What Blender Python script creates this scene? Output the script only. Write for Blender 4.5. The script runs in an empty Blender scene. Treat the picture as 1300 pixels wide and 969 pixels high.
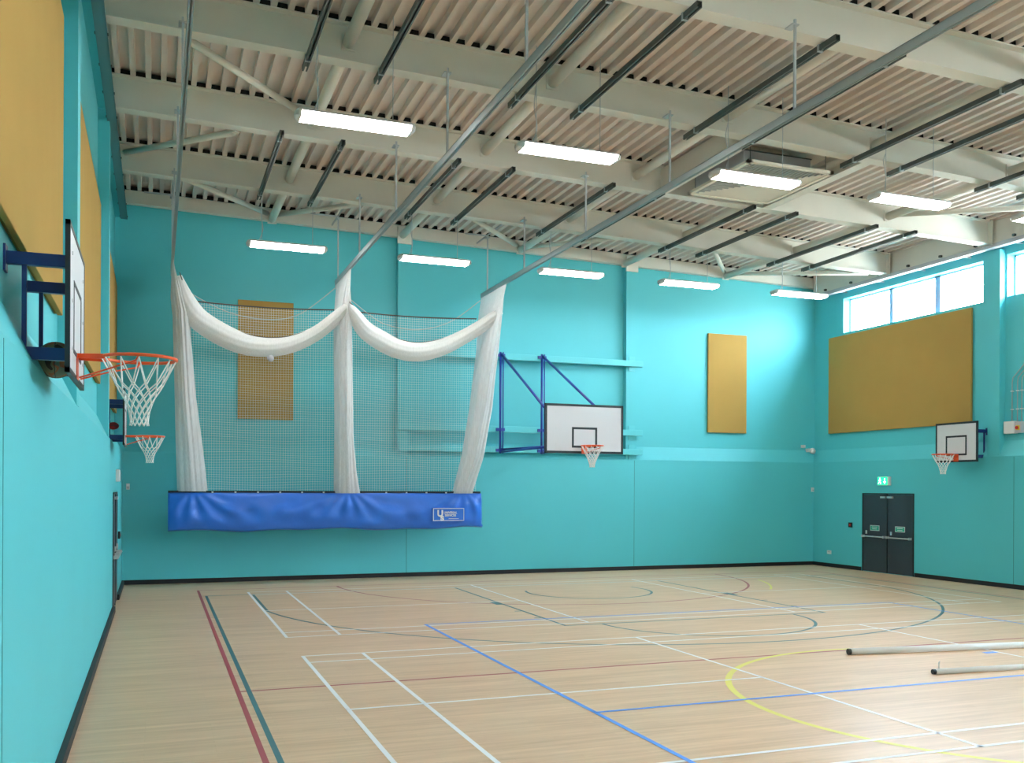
import bpy, bmesh, math, random
from mathutils import Vector, Matrix
random.seed(7)
PI = math.pi
SC = bpy.context.scene
COL = SC.collection

# ------------------------------------------------------------------ helpers
def tag(o, label=None, cat=None, group=None, kind=None):
    if label: o['label'] = label
    if cat: o['category'] = cat
    if group: o['group'] = group
    if kind: o['kind'] = kind
    return o

def thing(name, label, cat, loc=(0, 0, 0), group=None):
    o = bpy.data.objects.new(name, None)
    o.empty_display_size = .2
    o.location = loc
    COL.objects.link(o)
    return tag(o, label, cat, group)

class MB:
    """collects polygons in world coordinates"""
    def __init__(s):
        s.v = []; s.f = []
    def quad(s, a, b, c, d):
        i = len(s.v); s.v += [tuple(a), tuple(b), tuple(c), tuple(d)]; s.f.append((i, i+1, i+2, i+3)); return s
    def hexa(s, p):
        i = len(s.v); s.v += [tuple(q) for q in p]
        for f in ((0, 3, 2, 1), (4, 5, 6, 7), (0, 1, 5, 4), (1, 2, 6, 5), (2, 3, 7, 6), (3, 0, 4, 7)):
            s.f.append(tuple(i+k for k in f))
        return s
    def box(s, x0, x1, y0, y1, z0, z1, sl=0.):
        f = lambda x, z: z + sl*x
        return s.hexa([(x0, y0, f(x0, z0)), (x1, y0, f(x1, z0)), (x1, y1, f(x1, z0)), (x0, y1, f(x0, z0)),
                       (x0, y0, f(x0, z1)), (x1, y0, f(x1, z1)), (x1, y1, f(x1, z1)), (x0, y1, f(x0, z1))])
    def bar(s, p, q, w, h, up=(0, 0, 1)):
        p, q = Vector(p), Vector(q); d = (q-p).normalized(); up = Vector(up)
        if abs(d.dot(up)) > .98: up = Vector((0, 1, 0))
        a = d.cross(up).normalized(); b = a.cross(d).normalized()
        a *= w/2; b *= h/2
        return s.hexa([p-a-b, p+a-b, q+a-b, q-a-b, p-a+b, p+a+b, q+a+b, q-a+b])
    def loft(s, rings, closed=True, caps=True):
        i0 = len(s.v); n = len(rings[0])
        for r in rings: s.v += [tuple(p) for p in r]
        m = n if closed else n-1
        for k in range(len(rings)-1):
            for j in range(m):
                a = i0+k*n+j; b = i0+k*n+(j+1) % n
                s.f.append((a, b, b+n, a+n))
        if caps and closed:
            s.f.append(tuple(i0+j for j in range(n))[::-1])
            s.f.append(tuple(i0+(len(rings)-1)*n+j for j in range(n)))
        return s
    def tube(s, pts, r, n=8, caps=True, cyc=False):
        pts = [Vector(p) for p in pts]; rings = []; pa = None; N = len(pts)
        for k, p in enumerate(pts):
            if cyc: d = pts[(k+1) % N]-pts[k-1]
            else: d = pts[min(k+1, N-1)]-pts[max(k-1, 0)]
            d.normalize()
            if pa is None:
                u = Vector((0, 0, 1)) if abs(d.z) < .9 else Vector((0, 1, 0))
                a = d.cross(u).normalized()
            else:
                a = (pa-d*pa.dot(d)).normalized()
            pa = a; b = d.cross(a)
            rr = r[k] if isinstance(r, (list, tuple)) else r
            rings.append([p+a*math.cos(2*PI*j/n)*rr+b*math.sin(2*PI*j/n)*rr for j in range(n)])
        if cyc: rings.append(rings[0])
        return s.loft(rings, True, caps and not cyc)
    def cyl(s, p, q, r, n=12): return s.tube([p, q], r, n)
    def sphere(s, c, r, n=20, m=12, sx=1, sy=1, sz=1):
        c = Vector(c); rings = []
        for k in range(m+1):
            t = PI*k/m; rr = max(math.sin(t), 1e-3)
            rings.append([(c.x+sx*r*rr*math.cos(2*PI*j/n), c.y+sy*r*rr*math.sin(2*PI*j/n), c.z-sz*r*math.cos(t)) for j in range(n)])
        return s.loft(rings)
    def build_each(s, name, mat, parent=None, **kw):
        """one object for every separate piece"""
        par = list(range(len(s.v)))
        def find(i):
            while par[i] != i: par[i] = par[par[i]]; i = par[i]
            return i
        for f in s.f:
            for k in f[1:]: par[find(k)] = find(f[0])
        groups = {}
        for f in s.f: groups.setdefault(find(f[0]), []).append(f)
        out = []
        for fs in groups.values():
            ids = sorted({i for f in fs for i in f}); mp = {i: k for k, i in enumerate(ids)}
            m_ = MB(); m_.v = [s.v[i] for i in ids]; m_.f = [tuple(mp[i] for i in f) for f in fs]
            out.append(m_.build(name, mat, parent, **kw))
        return out
    def build(s, name, mat, parent=None, smooth=False, bevel=0., autos=None):
        off = Vector(parent_world(parent)) if parent else Vector((0, 0, 0))
        me = bpy.data.meshes.new(name)
        me.from_pydata([tuple(Vector(v)-off) for v in s.v], [], s.f)
        me.validate(); 
        mats = mat if isinstance(mat, (list, tuple)) else [mat]
        for m in mats: me.materials.append(m)
        bm = bmesh.new(); bm.from_mesh(me); bmesh.ops.recalc_face_normals(bm, faces=bm.faces)
        bm.to_mesh(me); bm.free()
        if smooth:
            for p in me.polygons: p.use_smooth = True
        o = bpy.data.objects.new(name, me); COL.objects.link(o)
        if parent: o.parent = parent
        if bevel:
            b = o.modifiers.new('bevel', 'BEVEL'); b.width = bevel; b.segments = 2; b.limit_method = 'ANGLE'
        return o

def parent_world(p):
    v = Vector((0, 0, 0))
    while p is not None:
        v += p.location; p = p.parent
    return v

def children(o): return [c for c in o.children]
def copy_tree(o, parent=None):
    c = o.copy(); COL.objects.link(c); c.parent = parent
    for ch in children(o): copy_tree(ch, c)
    return c

# ------------------------------------------------------------------ materials
def new_mat(name):
    m = bpy.data.materials.new(name); m.use_nodes = True
    nt = m.node_tree; nt.nodes.clear()
    out = nt.nodes.new('ShaderNodeOutputMaterial')
    return m, nt, out

def pbr(name, col, rough=.5, metal=0., spec=.5, var=.0, vscale=3., bump=0., bscale=60., coat=0.):
    m, nt, out = new_mat(name)
    b = nt.nodes.new('ShaderNodeBsdfPrincipled')
    b.inputs['Base Color'].default_value = (*col, 1)
    b.inputs['Roughness'].default_value = rough
    b.inputs['Metallic'].default_value = metal
    b.inputs['Specular IOR Level'].default_value = spec
    b.inputs['Coat Weight'].default_value = coat
    nt.links.new(b.outputs[0], out.inputs[0])
    if var or bump:
        tc = nt.nodes.new('ShaderNodeTexCoord')
    if var:
        n = nt.nodes.new('ShaderNodeTexNoise'); n.inputs['Scale'].default_value = vscale; n.inputs['Detail'].default_value = 4
        nt.links.new(tc.outputs['Object'], n.inputs['Vector'])
        r = nt.nodes.new('ShaderNodeMapRange'); r.inputs['From Min'].default_value = .3; r.inputs['From Max'].default_value = .7
        r.inputs['To Min'].default_value = 1-var; r.inputs['To Max'].default_value = 1+var
        nt.links.new(n.outputs[0], r.inputs[0])
        h = nt.nodes.new('ShaderNodeVectorMath'); h.operation = 'SCALE'; h.inputs[0].default_value = col
        nt.links.new(r.outputs[0], h.inputs['Scale'])
        nt.links.new(h.outputs[0], b.inputs['Base Color'])
    if bump:
        n2 = nt.nodes.new('ShaderNodeTexNoise'); n2.inputs['Scale'].default_value = bscale; n2.inputs['Detail'].default_value = 3
        nt.links.new(tc.outputs['Object'], n2.inputs['Vector'])
        bu = nt.nodes.new('ShaderNodeBump'); bu.inputs['Strength'].default_value = bump; bu.inputs['Distance'].default_value = .01
        nt.links.new(n2.outputs[0], bu.inputs['Height']); nt.links.new(bu.outputs[0], b.inputs['Normal'])
    return m

def emis(name, col, strength):
    m, nt, out = new_mat(name)
    e = nt.nodes.new('ShaderNodeEmission'); e.inputs[0].default_value = (*col, 1); e.inputs[1].default_value = strength
    nt.links.new(e.outputs[0], out.inputs[0]); return m

LAMP = 34.0
SKY = 66.0
EXPO = 0.0
M = {}
M['teal'] = pbr('teal_wall_paint', (.095, .56, .63), .55, var=.015, vscale=.8, bump=.05)
M['teal_steel'] = pbr('teal_painted_steel', (.108, .585, .65), .42)
M['teal_dark'] = pbr('teal_grey_metal', (.10, .24, .27), .45, .1)
M['joint'] = pbr('wall_joint_shadow_gap', (.03, .22, .24), .8)
M['ochre'] = pbr('ochre_acoustic_fabric', (.44, .268, .078), .9, spec=.15, var=.03, vscale=1.2, bump=.15, bscale=220)
M['ochre_edge'] = pbr('ochre_fabric_edge', (.27, .17, .035), .9, spec=.15)
M['black'] = pbr('black_skirting', (.006, .006, .010), .55)
M['cream'] = pbr('cream_steel_paint', (.80, .775, .70), .5, var=.03, vscale=1.5)
M['tube'] = pbr('cream_tube_paint', (.82, .795, .715), .42)
M['deck'] = pbr('roof_deck_liner', (.82, .72, .66), .5, var=.03, vscale=2)
M['filler'] = pbr('black_foam_filler', (.01, .01, .011), .9)
M['soffit'] = pbr('plain_soffit_board', (.80, .74, .63), .6)
M['unistrut'] = pbr('dark_galvanised_channel', (.085, .10, .095), .5, .35, var=.1, vscale=9)
M['galv'] = pbr('galvanised_track', (.42, .47, .50), .38, .4)
M['rod'] = pbr('silver_painted_rod', (.50, .53, .56), .45, .1)
M['white_body'] = pbr('white_housing', (.78, .78, .80), .4)
M['lamp'] = emis('lamp_diffuser_light', (1, .965, .90), LAMP)
M['end_cap'] = pbr('translucent_end_cap', (.72, .72, .73), .35)
M['navy'] = pbr('navy_painted_steel', (.012, .03, .17), .35)
M['blue_steel'] = pbr('blue_painted_steel', (.02, .055, .36), .35)
M['board'] = pbr('white_backboard', (.72, .71, .745), .4)
M['board_line'] = pbr('backboard_black_line', (.015, .02, .028), .5)
M['orange'] = pbr('orange_rim_paint', (.85, .10, .02), .35)
M['net'] = pbr('white_nylon_cord', (.93, .93, .93), .8)
M['steel'] = pbr('brushed_steel', (.72, .72, .73), .35, .6)
M['door'] = pbr('charcoal_door_leaf', (.038, .045, .060), .45)
M['door_frame'] = pbr('dark_door_frame', (.012, .016, .02), .5)
M['plate'] = pbr('white_plastic', (.75, .75, .76), .4)
M['green_sign'] = pbr('green_sign_face', (.02, .42, .28), .4)
M['exit_green'] = emis('lit_exit_sign_green', (.02, .75, .30), 2.2)
M['exit_white'] = emis('lit_exit_sign_white', (.75, 1, .85), 3.0)
M['red'] = pbr('red_plastic', (.55, .02, .015), .4)
M['yellow_pl'] = pbr('yellow_plastic', (.75, .55, .03), .4)
M['bag'] = pbr('blue_vinyl_bag', (.024, .17, .72), .34, var=.06, vscale=2.2, bump=.25, bscale=14)
M['bag_dark'] = pbr('blue_vinyl_crease', (.012, .06, .38), .5)
M['rope'] = pbr('dark_net_rope', (.10, .09, .085), .9)
M['cord'] = pbr('pale_net_cord', (.5, .56, .56), .9)
M['mesh'] = pbr('pale_net_twine', (.78, .86, .85), .9)
M['pole'] = pbr('white_painted_pole', (.95, .95, .97), .45)
M['frame'] = pbr('white_window_frame', (.42, .42, .60), .5)
M['grille'] = pbr('grey_grille', (.45, .45, .42), .5)
M['grey_box'] = pbr('pale_grey_metal', (.50, .50, .54), .45)
M['tray'] = pbr('blue_grey_cable_tray', (.16, .27, .31), .5, .1)
for k, c in dict(white_line=(.92, .92, .97), green_line=(.035, .16, .19), red_line=(.42, .045, .06), blue_line=(.09, .33, .95), yellow_line=(.80, .72, .14)).items():
    M[k] = pbr(k, c, .42)

def floor_mat():
    m, nt, out = new_mat('pale_oak_sports_floor')
    N = nt.nodes; L = nt.links
    b = N.new('ShaderNodeBsdfPrincipled'); L.new(b.outputs[0], out.inputs[0])
    tc = N.new('ShaderNodeTexCoord')
    mp = N.new('ShaderNodeMapping'); mp.inputs['Scale'].default_value = (.55, 9, 1); L.new(tc.outputs['Object'], mp.inputs[0])
    n1 = N.new('ShaderNodeTexNoise'); n1.inputs['Scale'].default_value = 1.6; n1.inputs['Detail'].default_value = 6; n1.inputs['Roughness'].default_value = .65
    L.new(mp.outputs[0], n1.inputs['Vector'])
    mp2 = N.new('ShaderNodeMapping'); mp2.inputs['Scale'].default_value = (.22, 2.2, 1); L.new(tc.outputs['Object'], mp2.inputs[0])
    n2 = N.new('ShaderNodeTexNoise'); n2.inputs['Scale'].default_value = 1.5; n2.inputs['Detail'].default_value = 2
    L.new(mp2.outputs[0], n2.inputs['Vector'])
    br = N.new('ShaderNodeTexBrick'); br.offset = .5
    mp3 = N.new('ShaderNodeMapping'); mp3.inputs['Scale'].default_value = (1, 1, 1); L.new(tc.outputs['Object'], mp3.inputs[0])
    L.new(mp3.outputs[0], br.inputs['Vector'])
    br.inputs['Scale'].default_value = 1; br.inputs['Brick Width'].default_value = 1.1; br.inputs['Row Height'].default_value = .075
    br.inputs['Mortar Size'].default_value = .0016; br.inputs['Mortar Smooth'].default_value = .2
    br.inputs['Color1'].default_value = (.66, .66, .66, 1); br.inputs['Color2'].default_value = (.48, .48, .48, 1); br.inputs['Mortar'].default_value = (.30, .30, .30, 1)
    mx = N.new('ShaderNodeMath'); mx.operation = 'ADD'
    m1 = N.new('ShaderNodeMath'); m1.operation = 'MULTIPLY'; m1.inputs[1].default_value = .62; L.new(n1.outputs[0], m1.inputs[0])
    m2 = N.new('ShaderNodeMath'); m2.operation = 'MULTIPLY'; m2.inputs[1].default_value = .25; L.new(n2.outputs[0], m2.inputs[0])
    L.new(m1.outputs[0], mx.inputs[0]); L.new(m2.outputs[0], mx.inputs[1])
    m3 = N.new('ShaderNodeMath'); m3.operation = 'MULTIPLY_ADD'; m3.inputs[1].default_value = .35
    L.new(br.outputs['Color'], m3.inputs[0]); L.new(mx.outputs[0], m3.inputs[2])
    cr = N.new('ShaderNodeValToRGB')
    cr.color_ramp.elements[0].position = .40; cr.color_ramp.elements[0].color = (.54, .325, .180, 1)
    cr.color_ramp.elements[1].position = .86; cr.color_ramp.elements[1].color = (.88, .605, .405, 1)
    L.new(m3.outputs[0], cr.inputs[0]); L.new(cr.outputs[0], b.inputs['Base Color'])
    b.inputs['Roughness'].default_value = .36; b.inputs['Specular IOR Level'].default_value = .45
    return m
M['floor'] = floor_mat()

def curtain_mat(name, col, alpha, trans=.35):
    m, nt, out = new_mat(name); N = nt.nodes; L = nt.links
    d = N.new('ShaderNodeBsdfDiffuse'); d.inputs[0].default_value = (*col, 1)
    t = N.new('ShaderNodeBsdfTranslucent'); t.inputs[0].default_value = (*col, 1)
    mx = N.new('ShaderNodeMixShader'); mx.inputs[0].default_value = trans
    L.new(d.outputs[0], mx.inputs[1]); L.new(t.outputs[0], mx.inputs[2])
    tr = N.new('ShaderNodeBsdfTransparent')
    m2 = N.new('ShaderNodeMixShader')
    # fine vertical strands: density of the gathered net varies from strand to strand
    tc = N.new('ShaderNodeTexCoord'); mp = N.new('ShaderNodeMapping'); mp.inputs['Scale'].default_value = (60, 60, 1.2)
    L.new(tc.outputs['Object'], mp.inputs[0])
    n = N.new('ShaderNodeTexNoise'); n.inputs['Scale'].default_value = 1; n.inputs['Detail'].default_value = 2
    L.new(mp.outputs[0], n.inputs['Vector'])
    r = N.new('ShaderNodeMapRange'); r.inputs['From Min'].default_value = .3; r.inputs['From Max'].default_value = .7
    r.inputs['To Min'].default_value = alpha-.05; r.inputs['To Max'].default_value = min(alpha+.05, 1)
    L.new(n.outputs[0], r.inputs[0]); L.new(r.outputs[0], m2.inputs[0])
    L.new(tr.outputs[0], m2.inputs[1]); L.new(mx.outputs[0], m2.inputs[2]); L.new(m2.outputs[0], out.inputs[0])
    return m
M['curtain'] = curtain_mat('gathered_white_netting', (.96, .955, .97), .66)
M['swag'] = curtain_mat('rolled_white_netting', (.96, .955, .95), .86, .25)

def glass_mat():
    m, nt, out = new_mat('window_glass'); N = nt.nodes; L = nt.links
    t = N.new('ShaderNodeBsdfTransparent'); t.inputs[0].default_value = (.96, .98, .98, 1)
    g = N.new('ShaderNodeBsdfGlossy'); g.inputs['Roughness'].default_value = .03
    mx = N.new('ShaderNodeMixShader'); mx.inputs[0].default_value = .06
    L.new(t.outputs[0], mx.inputs[1]); L.new(g.outputs[0], mx.inputs[2]); L.new(mx.outputs[0], out.inputs[0]); return m
M['glass'] = glass_mat()

def ball_mat():
    m, nt, out = new_mat('patterned_basketball'); N = nt.nodes; L = nt.links
    b = N.new('ShaderNodeBsdfPrincipled'); b.inputs['Roughness'].default_value = .6; L.new(b.outputs[0], out.inputs[0])
    tc = N.new('ShaderNodeTexCoord'); v = N.new('ShaderNodeTexNoise'); v.inputs['Scale'].default_value = 9; v.inputs['Detail'].default_value = 1
    L.new(tc.outputs['Object'], v.inputs['Vector'])
    cr = N.new('ShaderNodeValToRGB'); cr.color_ramp.interpolation = 'CONSTANT'
    e = cr.color_ramp.elements; e[0].position = 0; e[0].color = (.05, .03, .02, 1); e[1].position = .44; e[1].color = (.20, .19, .11, 1)
    k = e.new(.53); k.color = (.34, .11, .05, 1); k = e.new(.6); k.color = (.16, .20, .16, 1)
    L.new(v.outputs[0], cr.inputs[0]); L.new(cr.outputs[0], b.inputs['Base Color']); return m
M['ball'] = ball_mat()

# ------------------------------------------------------------------ dimensions
W = 18.0            # hall width, left wall x=0, right wall x=W
YB = 22.15          # end wall
YF = -10.5          # wall behind the viewer
SL = -.0255         # roof falls to the right
ZD = 8.55           # underside of the deck at x=0
REC = .17           # upper walls set back above the sloping sill
SZ0, SZ1 = 2.88, 3.23
def zr(z0, x): return z0+SL*x

# ------------------------------------------------------------------ floor + markings
fl = MB().box(-.7, W+.7, YF-.5, YB+.6, -.2, 0).build('floor', M['floor']); tag(fl, kind='structure')
def seg(mb, x0, y0, x1, y1, w, z):
    p = Vector((x0, y0, 0)); q = Vector((x1, y1, 0)); d = (q-p).normalized()*(w/2); n = Vector((-d.y, d.x, 0))
    p = p-d; q = q+d
    mb.quad(*[(v.x, v.y, z) for v in (p-n, q-n, q+n, p+n)])
def arc(mb, cx, cy, r, a0, a1, w, z, n=72):
    for k in range(n):
        t0 = math.radians(a0+(a1-a0)*k/n); t1 = math.radians(a0+(a1-a0)*(k+1)/n)
        P = lambda rr, t: (cx+rr*math.cos(t), cy+rr*math.sin(t), z)
        mb.quad(P(r-w/2, t0), P(r+w/2, t0), P(r+w/2, t1), P(r-w/2, t1))
def rect(mb, x0, y0, x1, y1, w, z):
    seg(mb, x0, y0, x1, y0, w, z); seg(mb, x0, y1, x1, y1, w, z); seg(mb, x0, y0, x0, y1, w, z); seg(mb, x1, y0, x1, y1, w, z)
# white badminton courts
wl = MB(); z = .0030; w = .046
X0 = 2.374; X1 = X0+13.4
for yf in (19.853, 12.17, 4.49):
    yn = yf-6.1
    rect(wl, X0, yn, X1, yf, w, z)
    for yy in (yf-.46, yn+.46): seg(wl, X0, yy, X1, yy, w, z)
    for xx in (X0+.76, X0+4.72, X1-4.72, X1-.76): seg(wl, xx, yn, xx, yf, w, z)
    ym = (yn+yf)/2
    seg(wl, X0, ym, X0+4.72, ym, w, z); seg(wl, X1-4.72, ym, X1, ym, w, z)
wl.build('court_line', M['white_line'], fl)
# green basketball court
g = MB(); z = .0014; w = .05; cx = 9.03
gy = 19.43
seg(g, 1.55, gy, 16.5, gy, w, z); seg(g, 1.55, gy, 1.55, YF+1.2, w, z); seg(g, 16.5, gy, 16.5, YF+1.2, w, z)
seg(g, 6.60, 13.55, 6.60, gy, w, z); seg(g, 11.5, 13.55, 11.5, gy, w, z); seg(g, 6.60, 13.55, 11.5, 13.55, w, z)
arc(g, cx, 13.55, 1.80, 180, 360, w, z)
a = math.degrees(math.acos((cx-2.43)/6.7))
arc(g, cx, 17.9, 6.7, 180+a, 360-a, w, z, 120)
seg(g, 2.43, 17.9-6.7*math.sin(math.radians(a)), 2.43, gy, w, z)
xr = cx+6.7*math.cos(math.radians(a)); seg(g, xr, 17.9-6.7*math.sin(math.radians(a)), xr, gy, w, z)
arc(g, cx, 17.9, 1.3, 160, 380, w, z)
for sx, xx in ((-1, 6.60), (1, 11.5)):
    g.quad((xx, 16.35, z), (xx+sx*.14, 16.35, z), (xx+sx*.14, 16.75, z), (xx, 16.75, z))
    for yy in (15.4, 14.5): seg(g, xx, yy, xx+sx*.12, yy, w, z)
g.build('court_line', M['green_line'], fl)
# red netball court
r = MB(); z = .0008
seg(r, 1.44, 20.5, 16.62, 20.5, w, z); seg(r, 1.44, 20.5, 1.44, YF+.7, w, z); seg(r, 16.66, 20.5, 16.66, YF+.7, w, z)
seg(r, 1.44, 10.29, 16.66, 10.29, w, z); seg(r, 1.44, .1, 16.66, .1, w, z)
arc(r, 9.0, 20.5, 4.72, 180, 360, w, z)
r.build('court_line', M['red_line'], fl)
# blue volleyball court
b = MB(); z = .0036
seg(b, 4.57, 14.35, 13.62, 14.35, w, z); seg(b, 4.57, 14.35, 4.57, -3.7, w, z); seg(b, 13.62, 14.35, 13.62, -3.7, w, z)
seg(b, 4.57, 8.22, 13.62, 8.22, w, z); seg(b, 10.86, 9.51, 10.98, 9.51, .09, z)
b.build('court_line', M['blue_line'], fl)
# yellow circle and goal area
y = MB(); z = .0020
arc(y, 8.98, 7.58, 2.8, 78, 282, .07, z, 90); arc(y, 8.98, 20.3, 5.1, 320, 344, .05, z, 30)
y.build('court_line', M['yellow_line'], fl)

# ------------------------------------------------------------------ walls
WIN = [(16.45, 21.13), (11.0, 15.80), (5.0, 9.65), (-1.15, 3.5), (-7.3, -2.65)]
WZ0, WZ1 = 6.40, 7.33
PY = [YB-6.15*k for k in range(1, 6)]              # centre lines of the pilasters
def side_profile(mb, s, y0, y1):
    """lower wall with sloping sill; s=0 left, 1 right"""
    X = lambda d: (-.06-d) if s == 0 else (W+d)     # d measured outwards from the lower face
    pr = [(X(0), -.05), (X(0), SZ0), (X(REC), SZ1), (X(.6), SZ1), (X(.6), -.05)]
    mb.loft([[(x, y0, z) for x, z in pr], [(x, y1, z) for x, z in pr]])
lw = MB(); side_profile(lw, 0, YF, YB+.6)
lw.box(-.66, -.06-REC, YF, YB+.6, SZ1, 8.75)
for py in PY: lw.box(-.30, -.065, py-.16, py+.16, 2.9, 8.0)
lw.box(-.30, -.10, YF, YB, 7.93, zr(ZD, 0)+.05)      # boxed eaves band
lw = lw.build('wall_left', M['teal']); tag(lw, kind='structure')
rw = MB(); side_profile(rw, 1, YF, YB+.6)
xi, xo = W+REC, W+.60
rw.box(xi, xo, YF, YB+.6, SZ1, WZ0); rw.box(xi, xo, YF, YB+.6, WZ1, 8.3)
edges = [YB+.6]
for a0, a1 in WIN: edges += [a1, a0]
edges.append(YF)
for k in range(0, len(edges), 2): rw.box(xi, xo, edges[k+1], edges[k], WZ0, WZ1)
for py in PY: rw.box(W+.005, W+.30, py-.16, py+.16, 2.9, 7.45)
rw = rw.build('wall_right', M['teal']); tag(rw, kind='structure')
bw = MB()
pr = [(YB, -.05), (YB, SZ0), (YB+REC, SZ1), (YB+.6, SZ1), (YB+.6, -.05)]
bw.loft([[(-.6, y_, z_) for y_, z_ in pr], [(W+.6, y_, z_) for y_, z_ in pr]])
bw.box(-.6, W+.6, YB+REC, YB+.6, SZ1, 8.75)
for x0, x1 in ((6.0, 6.3), (12.08, 12.39)): bw.box(x0, x1, YB+.005, YB+.25, 2.9, zr(8.28, x0))
bw.box(-.1, W+.3, YB+.10, YB+.25, 6.98, 7.02) if False else None
bw = bw.build('wall_back', M['teal']); tag(bw, kind='structure')
fw_ = MB().box(-.6, W+.6, YF-.5, YF, -.05, 8.75).build('wall_front', M['teal']); tag(fw_, kind='structure')
# fine vertical joints in the lower linings
for x_ in (6.23, 12.33): MB().box(x_-.006, x_+.006, YB-.002, YB+.004, .1, SZ0-.02).build('wall_joint', M['joint'], bw)
for y_ in (PY[0]-.55, PY[0]-6.7): MB().box(W-.002, W+.004, y_-.006, y_+.006, .1, SZ0-.02).build('wall_joint', M['joint'], rw)
for y_ in (5.15, 3.1): MB().box(-.064, -.058, y_-.004, y_+.004, .1, SZ0-.02).build('wall_joint', M['joint'], lw)

# skirting
tag(MB().box(-.4, W+.1, YB-.022, YB+.05, 0, .10).build('baseboard_back', M['black'], bevel=.004), kind='structure')
m = MB(); m.box(-.1, -.01, YF, 17.44, 0, .10); m.box(-.1, -.01, 19.27, YB, 0, .10); tag(m.build('baseboard_left', M['black'], bevel=.004), kind='structure')
m = MB(); m.box(W-.022, W+.1, YF, 18.30, 0, .10); m.box(W-.022, W+.1, 20.18, YB, 0, .10); tag(m.build('baseboard_right', M['black'], bevel=.004), kind='structure')

# windows
for n, (a0, a1) in enumerate(WIN, 1):
    win = MB()
    xg = W+.42
    t = .035
    win.box(xg-.03, xg+.03, a0, a1, WZ0, WZ0+t); win.box(xg-.03, xg+.03, a0, a1, WZ1-t, WZ1)
    win.box(xg-.03, xg+.03, a0, a0+t, WZ0, WZ1); win.box(xg-.03, xg+.03, a1-t, a1, WZ0, WZ1)
    for f in (.333, .667):
        ym = a0+(a1-a0)*f; win.box(xg-.03, xg+.03, ym-.08+.02*(f>.5), ym+.08-.02*(f>.5), WZ0, WZ1)
    wo = win.build('window_%d' % n, M['frame']); tag(wo, kind='structure')
    for k in range(3):
        y0 = a0+(a1-a0)*k/3; y1 = a0+(a1-a0)*(k+1)/3
        MB().box(xg-.004, xg+.004, y0+.02, y1-.02, WZ0+.02, WZ1-.02).build('pane', M['glass'], wo)

# ------------------------------------------------------------------ ceiling: trapezoidal deck
pitch = .2245; prof = [(0, 0), (.080, 0), (.084, .105), (pitch-.004, .105), (pitch, 0)]
dk = MB(); xs = []
x = -.45
while x < W+.4:
    for a_, h in prof[:-1]: xs.append((x+a_, h))
    x += pitch
xs.append((x, 0))
ring = [(px, zr(ZD, px)+h) for px, h in xs]
n_ = len(ring)
i0 = 0
for yy in (YF-.3, YB+.5):
    dk.v += [(px, yy, pz) for px, pz in ring]
for k in range(n_-1): dk.f.append((k, k+1, k+1+n_, k+n_))
dk.box(-.6, x, YF-.5, YB+.6, ZD+.16, ZD+.28, SL)
dk = dk.build('ceiling', M['deck']); tag(dk, kind='structure')

# ------------------------------------------------------------------ roof beams
BY = [19.2, 16.07, 13.0, 9.92, 6.85]
rank = ['nearest the end wall', 'second from the end wall', 'third from the end wall', 'fourth from the end wall, at the top of the picture', 'fifth from the end wall, passing above the picture']
def make_beam(yc, label):
    t = thing('roof_beam', label, 'beam', (0, yc, 0), 'cream steel beams crossing the roof')
    m = MB(); xa, xb = -.05, W-.12
    m.box(xa, xb, yc-.008, yc+.008, 8.04, ZD-.002, SL)
    m.build('web', M['cream'], t)
    MB().box(xa, xb, yc-.115, yc+.115, 8.02, 8.042, SL).build('bottom_flange', M['cream'], t)
    MB().box(xa, xb, yc-.115, yc+.115, ZD-.022, ZD-.001, SL).build('top_flange', M['cream'], t)
    MB().box(xa, xb, yc-.10, yc-.06, ZD-.0005, ZD+.075, SL).build('foam_filler', M['filler'], t)
    MB().box(xb, xb+.02, yc-.13, yc+.13, 8.00, ZD-.002, SL).build('end_plate', M['cream'], t)
    return t
b0 = make_beam(BY[0], 'long cream steel roof beam nearest the end wall')
for yc, rk in list(zip(BY, rank))[1:]:
    c = copy_tree(b0); c.location = (0, yc, 0); c['label'] = 'long cream steel roof beam, ' + rk
# edge beam along the end wall
t = thing('edge_beam', 'shallow cream steel beam lying against the top of the teal end wall', 'beam', (0, YB, 0))
MB().box(-.05, W+.1, YB+.03, YB+.13, 8.28, ZD-.002, SL).build('web', M['cream'], t)
MB().box(-.05, W+.1, YB-.02, YB+.13, 8.255, 8.28, SL).build('bottom_flange', M['cream'], t)
MB().box(-.05, W+.1, YB-.02, YB+.02, ZD, ZD+.073, SL).build('foam_filler', M['filler'], t)
for x0 in (6.0, 12.08): MB().box(x0-.02, x0+.32, YB-.04, YB+.02, 8.10, 8.5, SL).build('splice_plate', M['cream'], t)
# eaves beam over the windows
t = thing('eaves_beam', 'deep cream eaves beam running above the high windows', 'beam', (W, 6, 0))
MB().box(W-.03, W+.17, YF, YB, 7.58, zr(ZD, W)-.003).build('web', M['cream'], t)
MB().box(W-.11, W+.17, YF, YB, 7.55, 7.58).build('bottom_flange', M['grey_box'], t)
for k in range(14):
    yy = 21.6-k*1.03
    MB().box(W-.09, W-.03, yy-.03, yy+.03, 7.62, 7.67).build('bolt', M['unistrut'], t)
t = thing('cable_tray', 'grey tray lying along the foot of the eaves beam on the right wall', 'tray', (W-.15, 6, 7.48))
m = MB(); m.box(W-.17, W-.02, 2, 21.9, 7.47, 7.485); m.box(W-.175, W-.165, 2, 21.9, 7.47, 7.53)
m.build('channel', M['grey_box'], t)
m = MB()
for k in range(14): m.box(W-.02, W+.17, 21.0-k*1.4-.02, 21.0-k*1.4+.02, 7.47, 7.50)
m.build_each('bracket', M['grey_box'], t)

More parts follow.
